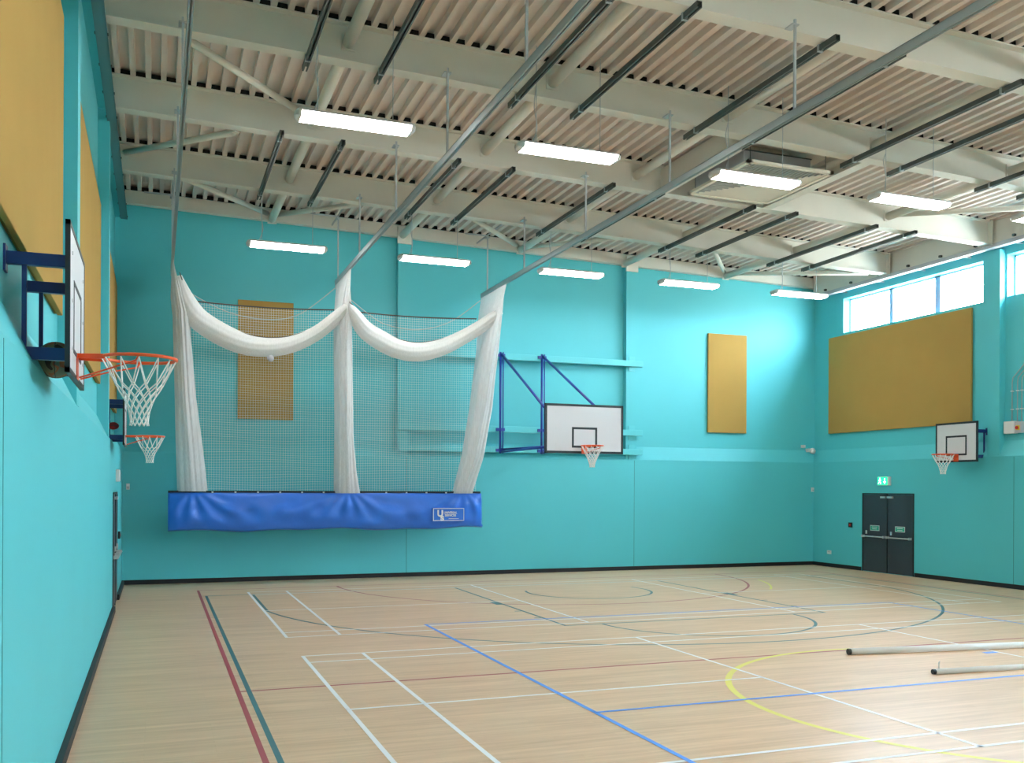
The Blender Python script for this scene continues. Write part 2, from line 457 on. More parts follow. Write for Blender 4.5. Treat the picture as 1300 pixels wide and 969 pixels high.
# left side cable ladder
t = thing('cable_ladder', 'dark teal grey cable ladder running along the top of the left wall', 'tray', (0, 12, 7.75))
zz = 7.75
m = MB(); m.box(-.095, .035, 5, 21.55, zz-.006, zz); m.box(-.100, -.090, 5, 21.55, zz-.006, zz+.05); m.box(.027, .037, 5, 21.55, zz-.006, zz+.05)
m.build('channel', M['teal_dark'], t)
for k in range(17):
    yy = 21.4-k*.95
    MB().box(-.112, .050, yy-.02, yy+.02, zz+.001, zz+.024).build('bracket', M['unistrut'], t)

# ------------------------------------------------------------------ tubes between the beams
TX = [3.07, 6.1, 9.12, 12.05, 15.1]
spans = [(BY[0], YB+.05), (BY[1], BY[0]), (BY[2], BY[1]), (BY[3], BY[2]), (BY[4], BY[3])]
span_txt = ['beside the end wall', 'one bay out from the end wall', 'two bays out from the end wall', 'three bays out from the end wall', 'four bays out from the end wall']
nth = ['first', 'second', 'third', 'fourth', 'fifth']
tube_src = {}
for si, (y0, y1) in enumerate(spans):
    for xi_, tx in enumerate(TX):
        if si == 4 and xi_ < 3: continue
        zc = zr(8.30, tx)
        key = round(y1-y0, 2)
        lab = 'cream round roof strut, %s from the left, %s' % (nth[xi_], span_txt[si])
        if key not in tube_src:
            t = thing('roof_strut', lab, 'strut', (tx, y0, zc), 'cream tubular struts between the roof beams')
            MB().cyl((tx, y0+.01, zc), (tx, y1-.01, zc), .085, 16).build('tube', M['tube'], t, smooth=True)
            m = MB(); m.box(tx-.10, tx+.10, y0+.01, y0+.03, zc-.10, zc+.12); m.box(tx-.10, tx+.10, y1-.03, y1-.01, zc-.10, zc+.12)
            m.build_each('end_plate', M['cream'], t)
            tube_src[key] = t
        else:
            c = copy_tree(tube_src[key]); c.location = (tx, y0, zc); c['label'] = lab
# diagonal braces
def brace(p, q, lab, r=.055):
    p = Vector((p[0], p[1], zr(8.06, p[0]) if len(p) < 3 else p[2])); q = Vector((q[0], q[1], zr(8.10, q[0]) if len(q) < 3 else q[2]))
    t = thing('roof_brace', lab, 'brace', tuple(p), 'cream diagonal bracing tubes in the roof')
    MB().cyl(p, q, r, 14).build('tube', M['tube'], t, smooth=True)
    m = MB(); d = (q-p).normalized()
    m.bar(p-d*.10, p+d*.06, .10, .014); m.bar(q-d*.06, q+d*.10, .10, .014)
    m.build_each('end_tab', M['cream'], t)
for p_, q_, lb in (
    ((1.0, 13.26, 8.04), (2.82, 15.98, 8.36), 'cream diagonal brace at upper left, ending behind the leftmost near lamp'),
    ((1.80, 16.35, 8.00), (.06, 19.12, 8.36), 'cream diagonal brace at far left touching the cable ladder'),
    ((1.18, 19.33, 8.04), (2.95, 22.12, 8.33), 'leftmost cream brace beside the end wall'),
    ((4.53, 19.40, 7.96), (3.20, 22.12, 8.33), 'second cream brace from the left beside the end wall'),
    ((6.98, 19.40, 7.90), (8.98, 22.12, 8.18), 'third cream brace from the left beside the end wall'),
    ((10.42, 19.20, 7.80), (9.30, 22.12, 8.16), 'fourth cream brace from the left beside the end wall, behind the third track'),
    ((12.98, 19.40, 7.74), (15.02, 22.12, 8.02), 'steep cream brace beside the end wall, second from the right wall'),
    ((17.5, 19.40, 7.62), (15.35, 22.12, 8.0), 'long low cream brace beside the end wall, nearest the right wall'),
    ((15.25, 15.95, 7.95), (17.85, 13.15, 7.68), 'cream brace at upper right above the gap between the windows')):
    brace(p_, q_, lb)

# plain soffit, trimming beams and roof ventilator
m = MB().box(9.72, 11.95, BY[2]+.12, BY[1]-.12, 8.42, 8.45, SL)
t = thing('soffit_panel', 'plain beige soffit board above the square roof ventilator', 'panel', (10.8, 14.5, 8.2))
m.build('board', M['soffit'], t)
for xx, lab in ((9.66, 'short cream trimming beam on the left of the square roof ventilator'), (12.0, 'short cream trimming beam on the right of the square roof ventilator')):
    t = thing('trimming_beam', lab, 'beam', (xx, 14.5, 8))
    za, zb = 8.05, 8.50
    MB().box(xx-.008, xx+.008, BY[2]+.01, BY[1]-.01, za, zb, SL).build('web', M['cream'], t)
    m = MB(); m.box(xx-.10, xx+.10, BY[2]+.01, BY[1]-.01, za-.02, za, SL)
    m.build('bottom_flange', M['cream'], t)
VX0, VX1, VY0, VY1, VZ = 9.96, 11.72, 13.62, 15.58, 7.66
t = thing('roof_ventilator', 'square beige roof ventilator with slatted grille behind the third lit lamp', 'ventilator', ((VX0+VX1)/2, (VY0+VY1)/2, VZ))
m = MB()
for (a0, a1, c0, c1) in ((VX0, VX1, VY0, VY0+.07), (VX0, VX1, VY1-.07, VY1), (VX0, VX0+.07, VY0, VY1), (VX1-.07, VX1, VY0, VY1)):
    m.box(a0, a1, c0, c1, VZ, VZ+.05)
m.build('frame', M['soffit'], t)
h0, h1, g0, g1 = VX0+.10, VX1-.28, VY0+.28, VY1-.10
m = MB().box(h0, h1, g0, g1, VZ+.06, VZ+.30)
m.build('housing', M['grey_box'], t)
MB().box(VX0+.06, VX1-.06, VY0+.06, VY1-.06, VZ+.045, VZ+.06).build('shade_backing', M['unistrut'], t)  # dark sheet painting in the shade inside the housing, behind the slats
MB().box(h0-.015, h1+.015, g0-.015, g1+.015, VZ+.30, VZ+.318).build('housing_rim', M['unistrut'], t)
MB().box(h0+.25, h1-.25, g0+.25, g1-.25, VZ+.318, 8.19).build('duct', M['soffit'], t)
cxv, cyv = (VX0+VX1)/2, (VY0+VY1)/2
MB().loft([[(VX0+.07, VY1-.07, VZ+.015), (VX1-.07, VY1-.07, VZ+.015), (cxv, cyv, VZ+.015)], [(VX0+.07, VY1-.07, VZ+.03), (VX1-.07, VY1-.07, VZ+.03), (cxv, cyv, VZ+.03)]]).build('blank_plate', M['soffit'], t)
MB().loft([[(VX1-.07, VY0+.07, VZ+.015), (VX1-.07, VY1-.07, VZ+.015), (cxv, cyv, VZ+.015)], [(VX1-.07, VY0+.07, VZ+.03), (VX1-.07, VY1-.07, VZ+.03), (cxv, cyv, VZ+.03)]]).build('blank_plate', M['soffit'], t)
m = MB()
hh = VY1-VY0-.14
for k in range(1, 22):
    f = k/22.; yy = VY0+.07+hh*f
    ext = (cxv-VX0-.07)*(1-abs(2*f-1))
    if ext > .02: m.box(VX0+.07, VX0+.07+ext, yy-.012, yy+.012, VZ+.005, VZ+.04)
m.build('slatted_grille', M['grille'], t)
m = MB()
for k in range(1, 22):
    f = k/22.; xx = VX0+.07+(VX1-VX0-.14)*f
    ext = (cyv-VY0-.07)*(1-abs(2*f-1))
    if ext > .02: m.box(xx-.012, xx+.012, VY0+.07, VY0+.07+ext, VZ+.005, VZ+.04)
m.build('slatted_grille', M['grille'], t)
for px_, py_ in ((VX0+.1, VY0+.1), (VX1-.1, VY0+.1), (VX0+.1, VY1-.1), (VX1-.1, VY1-.1)):
    MB().cyl((px_, py_, VZ+.05), (px_, py_, 8.15), .006, 6).build('hanger', M['unistrut'], t)
m = MB(); m.box(VX0-.02, VX0+.09, VY0+.78, VY0+.86, VZ+.06, VZ+.11); m.build('red_actuator', M['red'], t)['label'] = 'small red actuator'

# ------------------------------------------------------------------ dark channels under the beams
BX = [2.52, 3.52, 5.54, 6.55, 8.53, 9.57, 11.6, 12.6, 14.6, 15.62]
def make_channel(x, y0, y1, lab, row):
    zc = zr(7.97, x)
    t = thing('support_channel', lab, 'channel', (x, y0, zc), row)
    m = MB(); m.box(x-.035, x+.035, y0, y1, zc+.035, zc+.041); m.box(x-.035, x-.030, y0, y1, zc-.035, zc+.041); m.box(x+.030, x+.035, y0, y1, zc-.035, zc+.041)
    m.box(x-.030, x-.012, y0, y1, zc-.035, zc-.031); m.box(x+.012, x+.030, y0, y1, zc-.035, zc-.031)
    m.build('channel', M['unistrut'], t)
    m = MB()
    for yy in (y0+.33, y1-.33): m.box(x-.040, x+.040, yy-.02, yy+.02, zc-.039, zc+.06)
    m.build_each('clamp', M['galv'], t)
    return t
ordn = ['first', 'second', 'third', 'fourth', 'fifth', 'sixth', 'seventh', 'eighth', 'ninth', 'tenth']
for row, (y0, y1, txt) in enumerate(((15.8, 19.58, 'in the far row'), (9.64, 13.28, 'in the near row'))):
    src = None
    for k, x_ in enumerate(BX):
        lab = 'dark steel channel, %s from the left %s' % (ordn[k], txt)
        grp = 'dark channels ' + txt
        if src is None: src = make_channel(x_, y0, y1, lab, grp)
        else:
            c = copy_tree(src); c.location = (x_, y0, zr(7.97, x_)); c['label'] = lab

# ------------------------------------------------------------------ net tracks
TR = [(.92, 21.45, 'galvanised net track nearest the left wall with the first net bunch'), (4.40, 21.45, 'galvanised net track ending at the middle net bunch'), (7.92, 21.62, 'galvanised net track ending at the right hand net bunch')]
RY = [9.68, 12.70, 15.72, 18.80, 21.2]
for k, (tx, ye, lab) in enumerate(TR):
    t = thing('net_track', lab, 'track', (tx, 0, 6.72), 'ceiling tracks for the cricket nets')
    m = MB(); y0 = 1.0
    m.box(tx-.027, tx+.027, y0, ye, 6.777, 6.785); m.box(tx-.027, tx-.021, y0, ye, 6.69, 6.785); m.box(tx+.021, tx+.027, y0, ye, 6.69, 6.785)
    m.box(tx-.021, tx-.007, y0, ye, 6.69, 6.695); m.box(tx+.007, tx+.021, y0, ye, 6.69, 6.695)
    m.build('rail', M['galv'], t)
    for ry in RY:
        top = zr(8.03, tx) if ry < 21 else zr(8.25, tx)
        MB().bar((tx, ry, 6.785), (tx, ry, top+.06), .028, .028).build('hanger_rod', M['rod'], t)
        MB().box(tx-.05, tx+.05, ry-.02, ry+.14, top-.012, top+.004).build('beam_clamp', M['rod'], t)
    MB().bar((tx, 21.2, zr(8.28, tx)), (tx-.55, 21.2, zr(8.28, tx)), .03, .03).build('cross_bar', M['rod'], t)
    MB().bar((tx, 19.3, zr(8.28, tx-.55)), (tx, 22.0, zr(8.28, tx-.55)), .03, .03).build('cross_bar', M['rod'], t)
    m = MB(); m.cyl((tx, ye-.01, 6.60), (tx, ye-.01, 6.69), .022, 10); m.build('end_pulley', M['rod'], t)

# ------------------------------------------------------------------ cricket net
cn = thing('cricket_net', 'white cricket net gathered in three hanging bunches with two swags', 'net', (4.3, 21.3, 2.0))
def bunch(keys, seed, name='side_curtain'):
    """keys: (z, cx, cy, rx, ry)"""
    rnd = random.Random(seed)
    ph = [rnd.uniform(0, 6.28) for _ in range(6)]
    rings = []; n = 96; K = 46
    for k in range(K+1):
        u = k/K*(len(keys)-1); i = min(int(u), len(keys)-2); f = u-i; f = f*f*(3-2*f) if 0 else f
        a_, b_ = keys[i], keys[i+1]
        z, cx_, cy_, rx, ry = [a_[j]*(1-f)+b_[j]*f for j in range(5)]
        ring_ = []
        for j in range(n):
            th = 2*PI*j/n
            fold = 1+.06*math.sin(7*th+ph[0]+.5*math.sin(k*.09))+.035*math.sin(15*th+ph[1]+.3*k*.05)+.015*math.sin(29*th+ph[2])
            ring_.append((cx_+rx*fold*math.cos(th), cy_+ry*fold*math.sin(th), z+.0*math.sin(th)))
        rings.append(ring_)
    return MB().loft(rings, True, False).build(name, M['curtain'], cn, smooth=True)
bunch([(6.69, .92, 20.8, .008, .80), (6.5, .94, 20.80, .035, .72), (6.09, 1.01, 20.85, .12, 0.60), (5.70, 1.09, 20.90, 0.16, 0.50), (4.07, 1.18, 21.00, 0.20, 0.40), (3.09, 1.26, 21.10, 0.25, 0.35), (2.03, 1.34, 21.18, 0.29, 0.16)], 1)
bunch([(6.69, 4.40, 20.6, .008, .85), (6.3, 4.405, 20.65, .08, 0.78), (5.90, 4.42, 20.75, 0.15, 0.65), (5.06, 4.46, 20.90, 0.175, 0.50), (3.33, 4.51, 21.00, 0.19, 0.40), (2.46, 4.57, 21.10, 0.235, 0.30), (2.00, 4.63, 21.18, 0.28, 0.16)], 2)
bunch([(6.69, 7.92, 20.78, .008, .84), (6.5, 7.90, 20.80, .05, .82), (6.14, 7.85, 20.80, 0.10, 0.78), (5.42, 7.82, 20.90, 0.15, 0.65), (4.70, 7.77, 21.00, 0.19, 0.55), (3.96, 7.70, 21.00, 0.22, 0.47), (2.86, 7.55, 21.10, 0.235, 0.35), (2.00, 7.32, 21.17, 0.23, 0.2)], 3)
# inner denser core of every bunch
for i_, ks in enumerate(([(6.0, 1.04, 20.8, .05, .35), (5.6, 1.12, 20.9, .10, .3), (4.1, 1.22, 21.0, .12, .24), (2.03, 1.40, 21.18, .17, .1)],
           [(6.4, 4.41, 20.6, .03, .55), (5.6, 4.46, 20.8, .09, .35), (3.35, 4.55, 21.0, .12, .25), (2.0, 4.64, 21.18, .19, .1)],
           [(6.4, 7.89, 20.75, .03, .62), (5.5, 7.83, 20.9, .09, .4), (3.97, 7.72, 21.0, .13, .3), (2.0, 7.34, 21.17, .15, .12)])):
    bunch(ks, 20+i_, 'inner_folds')
def catmull(P, n=10):
    out = []
    for i in range(len(P)-1):
        p0 = P[max(i-1, 0)]; p1 = P[i]; p2 = P[i+1]; p3 = P[min(i+2, len(P)-1)]
        for k in range(n):
            t_ = k/n
            out.append(tuple(.5*((2*p1[j])+(-p0[j]+p2[j])*t_+(2*p0[j]-5*p1[j]+4*p2[j]-p3[j])*t_*t_+(-p0[j]+3*p1[j]-3*p2[j]+p3[j])*t_**3) for j in range(len(p1))))
    out.append(tuple(P[-1])); return out
def swag(P, seed):
    rnd = random.Random(seed); pts = catmull(P, 9); rings = []; n = 64
    N = len(pts)
    for k, p in enumerate(pts):
        q0 = pts[max(k-1, 0)]; q1 = pts[min(k+1, N-1)]
        d = Vector(q1[:3])-Vector(q0[:3]); d.normalize()
        a_ = Vector((0, 1, 0)); b_ = d.cross(a_).normalized(); a_ = b_.cross(d)
        r_ = p[3]
        rings.append([Vector(p[:3])+a_*r_*1.15*math.cos(2*PI*j/n)*(1+.02*math.sin(11*2*PI*j/n+k*.12+seed))+b_*r_*math.sin(2*PI*j/n)*(1+.02*math.sin(7*2*PI*j/n-k*.10)) for j in range(n)])
    o = MB().loft(rings, True, True).build('roof_swag', M['swag'], cn, smooth=True)
    # binding rope along the upper edge
    e = [Vector(p[:3])+Vector((0, -.10, p[3]*.93)) for p in pts]
    MB().tube(e, .010, 6).build('edge_rope', M['rope'], o)
    return o
S1 = [(1.054, 20.45, 6.42, 0.045), (1.197, 20.6, 5.928, 0.191), (1.436, 20.8, 5.621, 0.226), (1.883, 20.9, 5.352, 0.235), (2.368, 20.95, 5.171, 0.226), (2.858, 20.95, 5.131, 0.209), (3.35, 20.9, 5.22, 0.183), (3.839, 20.8, 5.456, 0.157), (4.211, 20.5, 5.756, 0.139), (4.384, 20.25, 5.928, 0.113), (4.44, 20.1, 5.989, 0.07)]
S2 = [(4.406, 20.1, 5.987, 0.07), (4.554, 20.25, 5.872, 0.131), (4.883, 20.6, 5.593, 0.191), (5.289, 20.85, 5.411, 0.218), (5.696, 20.9, 5.248, 0.218), (6.165, 20.95, 5.209, 0.218), (6.707, 20.9, 5.34, 0.191), (7.201, 20.8, 5.588, 0.165), (7.552, 20.6, 5.814, 0.148), (7.787, 20.35, 6.004, 0.131), (7.904, 20.2, 6.112, 0.06)]
swag(S1, 1); swag(S2, 4)
m = MB().sphere((2.90, 20.80, 4.88), .075, 14, 8); m.build('net_tie', M['grey_box'], cn, smooth=True)['label'] = 'small grey tie under the left swag'
# square mesh between the bunches
m = MB(); xa, xb = 1.2, 7.75; ym = 21.5
def ztop(x):
    f = (x-1.2)/(7.8-1.2); return 6.12+.04*f-.05*math.sin(PI*min(1, abs((x-4.5)/3.3)))
nx = 121
for k in range(nx+1):
    x_ = xa+(xb-xa)*k/nx
    m.box(x_-.0024, x_+.0024, ym-.002, ym+.002, 2.02, ztop(x_))
nz = 75
for k in range(nz+1):
    f = k/nz; P_ = []
    for j in range(13):
        x_ = xa+(xb-xa)*j/12; P_.append((x_, 2.02+(ztop(x_)-2.02)*f+.02*math.sin(j*1.3+k*.3)*(1-f)))
    for j in range(12):
        (x0, z0), (x1, z1) = P_[j], P_[j+1]
        m.hexa([(x0, ym-.002, z0-.0024), (x1, ym-.002, z1-.0024), (x1, ym+.002, z1-.0024), (x0, ym+.002, z0-.0024), (x0, ym-.002, z0+.0024), (x1, ym-.002, z1+.0024), (x1, ym+.002, z1+.0024), (x0, ym+.002, z0+.0024)])
m.build('back_mesh', M['mesh'], cn)
m = MB().tube([(xa+(xb-xa)*j/24, ym, ztop(xa+(xb-xa)*j/24)) for j in range(25)], .016, 6); m.build('head_rope', M['rope'], cn)
for P_ in ([(.93, 21.45, 6.66), (1.27, 21.5, 6.30), (2.09, 21.55, 5.93), (2.94, 21.55, 5.83), (3.62, 21.55, 6.0), (4.40, 21.45, 6.63)],
           [(4.45, 21.45, 6.60), (5.14, 21.5, 6.10), (5.61, 21.55, 5.88), (6.36, 21.55, 5.82), (7.13, 21.55, 6.06), (7.88, 21.6, 6.62)]):
    MB().tube(catmull(P_, 8), .012, 5).build('hauling_cord', M['cord'], cn)
# ------------------------------------------------------------------ blue bag
bg = thing('net_bag', 'long blue vinyl bag holding the lower edge of the cricket net', 'bag', (4.3, 21.3, 1.2))
rings = []; n = 56; K = 160
def wr(x, v):
    """wrinkle depth"""
    s = 0
    for xc in (1.35, 4.66, 7.36):
        dx = x-xc; rr = math.hypot(dx, (v)*.9)
        a_ = math.atan2(dx, v+.15)
        s += .035*math.exp(-rr*.55)*math.sin(a_*13+xc*2)
    s += .014*math.sin(x*5.1+v*7.)+.012*math.sin(x*2.3-v*11)+.007*math.sin(x*13-v*6)
    return s
for k in range(K+1):
    x_ = .86+(7.78-.86)*k/K
    edge = min(1., min(k, K-k)/6.+.3)
    zt = 2.005; zb = 1.185+.018*math.sin(x_*1.9)+.014*math.sin(x_*4.3+1)
    ring_ = []
    for j in range(n):
        t_ = j/n
        if t_ < .5:            # front, top to bottom
            v = t_*2; z_ = zt+(zb-zt)*v
            d = .03+.12*math.sin(PI*min(v*1.02, 1))**.7*edge+.05*v*edge
            y_ = 21.20-d-wr(x_, v)*edge*math.sin(PI*min(v+.05, 1))
        else:
            v = 2-t_*2; z_ = zt+(zb-zt)*v
            y_ = 21.20+(.03+.10*math.sin(PI*v)**.7)*edge
        ring_.append((x_+(.03 if v > .9 and k == K else 0), y_, z_))
    rings.append(ring_)
MB().loft(rings).build('body', M['bag'], bg, smooth=True)
MB().box(.86, 7.76, 21.17, 21.25, 1.995, 2.045).build('top_binding', M['black'], bg)['label'] = 'black top binding'
for k in range(13):
    x_ = 1.75+k*.47
    if 4.2 < x_ < 5.1: continue
    MB().box(x_-.02, x_+.02, 21.160, 21.175, 2.0, 2.03).build('hook', M['plate'], bg)
# printed badge: white outline, big linked U S, two lines of lettering
def text_mesh(body, size, loc, mat, parent, name, bold=.0, sx=1.):
    cu = bpy.data.curves.new(name, 'FONT'); cu.body = body; cu.size = size; cu.extrude = .002; cu.offset = bold
    o = bpy.data.objects.new(name+'_tmp', cu); COL.objects.link(o)
    bpy.context.view_layer.update()
    dg = bpy.context.evaluated_depsgraph_get(); me = bpy.data.meshes.new_from_object(o.evaluated_get(dg))
    bpy.data.objects.remove(o)
    off = parent_world(parent)
    for v in me.vertices:
        x_, y_ = v.co.x*sx, v.co.y
        v.co = Vector((loc[0]+x_, loc[1]-v.co.z, loc[2]+y_))-off
    me.materials.clear(); me.materials.append(mat)
    r_ = bpy.data.objects.new(name, me); COL.objects.link(r_); r_.parent = parent; return r_
yl = 20.975
badge = MB()
bx0, bx1, bz0, bz1 = 6.56, 7.30, 1.37, 1.66
badge.box(bx0, bx1, yl, yl+.004, bz1-.014, bz1); badge.box(bx0, bx1, yl, yl+.004, bz0, bz0+.014)
badge.box(bx0, bx0+.014, yl, yl+.004, bz0, bz1); badge.box(bx1-.014, bx1, yl, yl+.004, bz0, bz1)
MB().box(bx0-.01, bx1+.01, yl+.004, yl+.10, bz0-.01, bz1+.01).build('badge_patch', M['bag'], bg)
badge.build('badge_outline', M['plate'], bg)['label'] = 'white printed rectangle outline'
text_mesh('U', .20, (6.655, yl, 1.475), M['plate'], bg, 'badge_lettering', .008)
text_mesh('S', .13, (6.735, yl-.001, 1.385), M['plate'], bg, 'badge_lettering', .008, 1.3)
text_mesh('UNIVERSAL', .072, (6.815, yl, 1.535), M['plate'], bg, 'badge_lettering', .002, .86)
text_mesh('SERVICES', .072, (6.835, yl, 1.472), M['plate'], bg, 'badge_lettering', .002, .92)
MB().box(6.93, 7.17, yl, yl+.003, 1.415, 1.425).build('badge_lettering', M['plate'], bg)

# ------------------------------------------------------------------ acoustic panels
def panel(x0, x1, y0, y1, z0, z1, lab, face):
    t = thing('acoustic_panel', lab, 'panel', ((x0+x1)/2, (y0+y1)/2, z0), 'ochre acoustic wall panels')
    MB().box(x0, x1, y0, y1, z0, z1).build('fabric_board', M['ochre'], t, bevel=.006)
    # folded edge strip on the wall side
    e = .012
    if face == 'x+': MB().box(x0-.02, x0, y0+e, y1-e, z0+e, z1-e).build('backing_batten', M['ochre_edge'], t)
    if face == 'x-': MB().box(x1, x1+.02, y0+e, y1-e, z0+e, z1-e).build('backing_batten', M['ochre_edge'], t)
    if face == 'y-': MB().box(x0+e, x1-e, y1, y1+.02, z0+e, z1-e).build('backing_batten', M['ochre_edge'], t)
xw = -.06-REC
panel(xw+.02, xw+.065, 4.55, 9.45, 3.68, 6.38, 'nearest ochre acoustic panel on the left wall, behind the near hoop', 'x+')
panel(xw+.02, xw+.065, 10.75, 15.60, 3.68, 6.38, 'ochre acoustic panel on the left wall between the two pilasters', 'x+')
panel(xw+.02, xw+.065, 16.95, 21.85, 3.68, 6.38, 'ochre acoustic panel on the left wall nearest the end wall', 'x+')
panel(W+REC-.07, W+REC-.02, 16.72, 21.65, 3.67, 6.32, 'wide ochre acoustic panel under the window on the right wall', 'x-')
panel(2.34, 3.57, YB+REC-.07, YB+REC-.02, 3.67, 6.36, 'tall ochre acoustic panel behind the left bay of the net', 'y-')
panel(14.62, 15.84, YB+REC-.07, YB+REC-.02, 3.66, 6.35, 'tall ochre acoustic panel on the end wall at right', 'y-')

# ------------------------------------------------------------------ luminaires
LX = [3.08, 6.15, 9.32, 12.35, 15.48]
def make_lamp(x, y, z, lab, grp):
    t = thing('linear_lamp', lab, 'lamp', (x, y, z), grp)
    L = .72
    pr = [(-.16, .0), (-.125, -.055), (.125, -.055), (.16, .0)]
    MB().loft([[(x-L, y+a_, z+b_) for a_, b_ in pr], [(x+L, y+a_, z+b_) for a_, b_ in pr]]).build('diffuser', M['lamp'], t)
    pr = [(-.165, .002), (.165, .002), (.12, .045), (-.12, .045)]
    MB().loft([[(x-L, y+a_, z+b_) for a_, b_ in pr], [(x+L, y+a_, z+b_) for a_, b_ in pr]]).build('housing', M['white_body'], t)
    for s in (-1, 1):
        rings = []
        for k in range(6):
            f = k/5.; sc = math.sqrt(max(0, 1-f*f))*.98+.02
            rings.append([(x+s*(L+.002+.085*f), y+a_*sc, z-.005+(b_+.005)*sc) for a_, b_ in [(-.16, .0), (-.125, -.055), (.125, -.055), (.16, .0), (.12, .045), (-.12, .045)]])
        MB().loft(rings).build('end_cap', M['end_cap'], t)
    for s in (-1, 1):
        xx = x+s*.5
        MB().cyl((xx, y, z+.05), (xx, y, zr(ZD, xx)), .006, 5).build('suspension_cable', M['rod'], t)
        MB().box(xx-.04, xx+.04, y-.02, y+.02, z+.045, z+.068).build('cable_bracket', M['unistrut'], t)
    xx = x-.5
    MB().tube(catmull([(xx, y, zr(7.99, x)), (xx-.02, y+.03, z+.6), (xx+.02, y+.02, z+.3), (xx-.06, y, z+.05)], 6), .007, 5).build('power_cable', M['rod'], t)
    return t
pos_txt = ['first from the left wall', 'second from the left wall', 'third from the left wall', 'fourth from the left wall', 'fifth from the left wall']
for row, (ly, txt, grp) in enumerate(((19.5, 'lit linear lamp in the row near the end wall', 'lamps in the row near the end wall'), (12.5, 'large lit linear lamp in the nearer row', 'lamps in the nearer row'))):
    for k, lx in enumerate(LX):
        make_lamp(lx, ly, 6.98-.007*k-(.01 if row else 0), '%s, %s' % (txt, pos_txt[k]), grp)
# unseen lamp rows above and behind the viewer, added to brighten the hall
for ly, txt in ((5.4, 'lit linear lamp over the middle of the hall'), (-1.6, 'lit linear lamp behind the middle of the hall'), (-7.6, 'lit linear lamp near the wall behind the viewer')):
    for k, lx in enumerate(LX):
        make_lamp(lx, ly, 6.97, '%s, %s' % (txt, pos_txt[k]), 'unseen lamps ' + txt[16:])

# ------------------------------------------------------------------ basketball goals
def torus(c, R, r, n=40, m=8):
    mb = MB(); mb.tube([(c[0]+R*math.cos(2*PI*k/n), c[1]+R*math.sin(2*PI*k/n), c[2]) for k in range(n)], r, m, cyc=True); return mb
def hoop_parts(root, cx_, cy_, cz, ux, uy, cord=.0035):
    """ux,uy: unit vector from board to hoop centre; hoop centre given. board face is .375 behind centre"""
    px_, py_ = -uy, ux
    P = lambda o, s, z_: (cx_+ux*o+px_*s, cy_+uy*o+py_*s, cz+z_)
    ring_o = torus((cx_, cy_, cz), .232, .011, 48, 8).build('rim', M['orange'], root, smooth=True)
    m = MB()
    # channel bracket between board and rim
    for s in (-1, 1):
        m.bar(P(-.372, s*.055, -.005), P(-.20, s*.10, -.005), .008, .03)
        m.tube([P(-.36, s*.05, -.145), P(-.2, s*.09, -.09), P(-.02, s*.20, -.035), P(.0, s*.232, -.003)], .006, 6)
    m.bar(P(-.372, 0, .0), P(-.225, 0, .0), .12, .006)
    pl = MB(); a0, b0_ = P(-.374, 0, .01), P(-.374, 0, -.155)
    m.bar(a0, b0_, .006 if abs(ux) > .5 else .14, .14 if abs(ux) > .5 else .006, up=(0, 1, 0))
    m.build('rim_bracket', M['orange'], root)
    m = MB(); K = 12
    prof_ = [(-.0, .226), (-.155, .150), (-.200, .122), (-.243, .100), (-.285, .083), (-.325, .070), (-.365, .060), (-.405, .055), (-.43, .057)]
    def pt(row, i):
        z_, r_ = prof_[row]; an = 2*PI*(i+.5*(row % 2))/K
        wob = 1+.04*math.sin(i*2.1+row)
        return Vector((cx_+r_*wob*math.cos(an), cy_+r_*wob*math.sin(an), cz-.012+z_))
    for row in range(len(prof_)-1):
        for i in range(K):
            a_ = pt(row, i)
            m.tube([a_, pt(row+1, i)], cord, 5); m.tube([a_, pt(row+1, i-1 if row % 2 == 0 else i+1)], cord, 5)
    m.build('net', M['net'], root)
def board_parts(root, face, x0, x1, z0, z1, axis, line=.05, tgt=None, thick=.022):
    """axis 'x': board normal along x (face coordinate x, spans y from x0..x1); normal sign from thick sign"""
    s = 1 if thick > 0 else -1; th = abs(thick)
    def bx(mb, f0, f1, a0, a1, c0, c1):
        f0, f1 = min(f0, f1), max(f0, f1)
        if axis == 'x': mb.box(f0, f1, a0, a1, c0, c1)
        else: mb.box(a0, a1, f0, f1, c0, c1)
    m = MB(); bx(m, face-s*th, face-s*.001, x0+.004, x1-.004, z0+.004, z1-.004); m.build('backboard', M['board'], root)
    m = MB(); e = s*.002
    for (a0, a1, c0, c1) in ((x0, x1, z0, z0+line), (x0, x1, z1-line, z1), (x0, x0+line, z0, z1), (x1-line, x1, z0, z1)):
        bx(m, face-s*(th+.004), face+e, a0, a1, c0, c1)
    m.build('board_border', M['board_line'], root)
    if tgt:
        a0, a1, c0, c1 = tgt; m = MB(); l = line*.9
        for (p0, p1, q0, q1) in ((a0, a1, c0, c0+l), (a0, a1, c1-l, c1), (a0, a0+l, c0, c1), (a1-l, a1, c0, c1)):
            bx(m, face-s*.001, face+e, p0, p1, q0, q1)
        m.build('target_square', M['board_line'], root)
    m = MB()
    for fa in (.14, .86):
        for fz in (.18, .5, .82):
            aa = x0+(x1-x0)*fa; cc = z0+(z1-z0)*fz
            bx(m, face, face+s*.005, aa-.010, aa+.010, cc-.010, cc+.010)
    m.build_each('bolt', M['steel'], root)

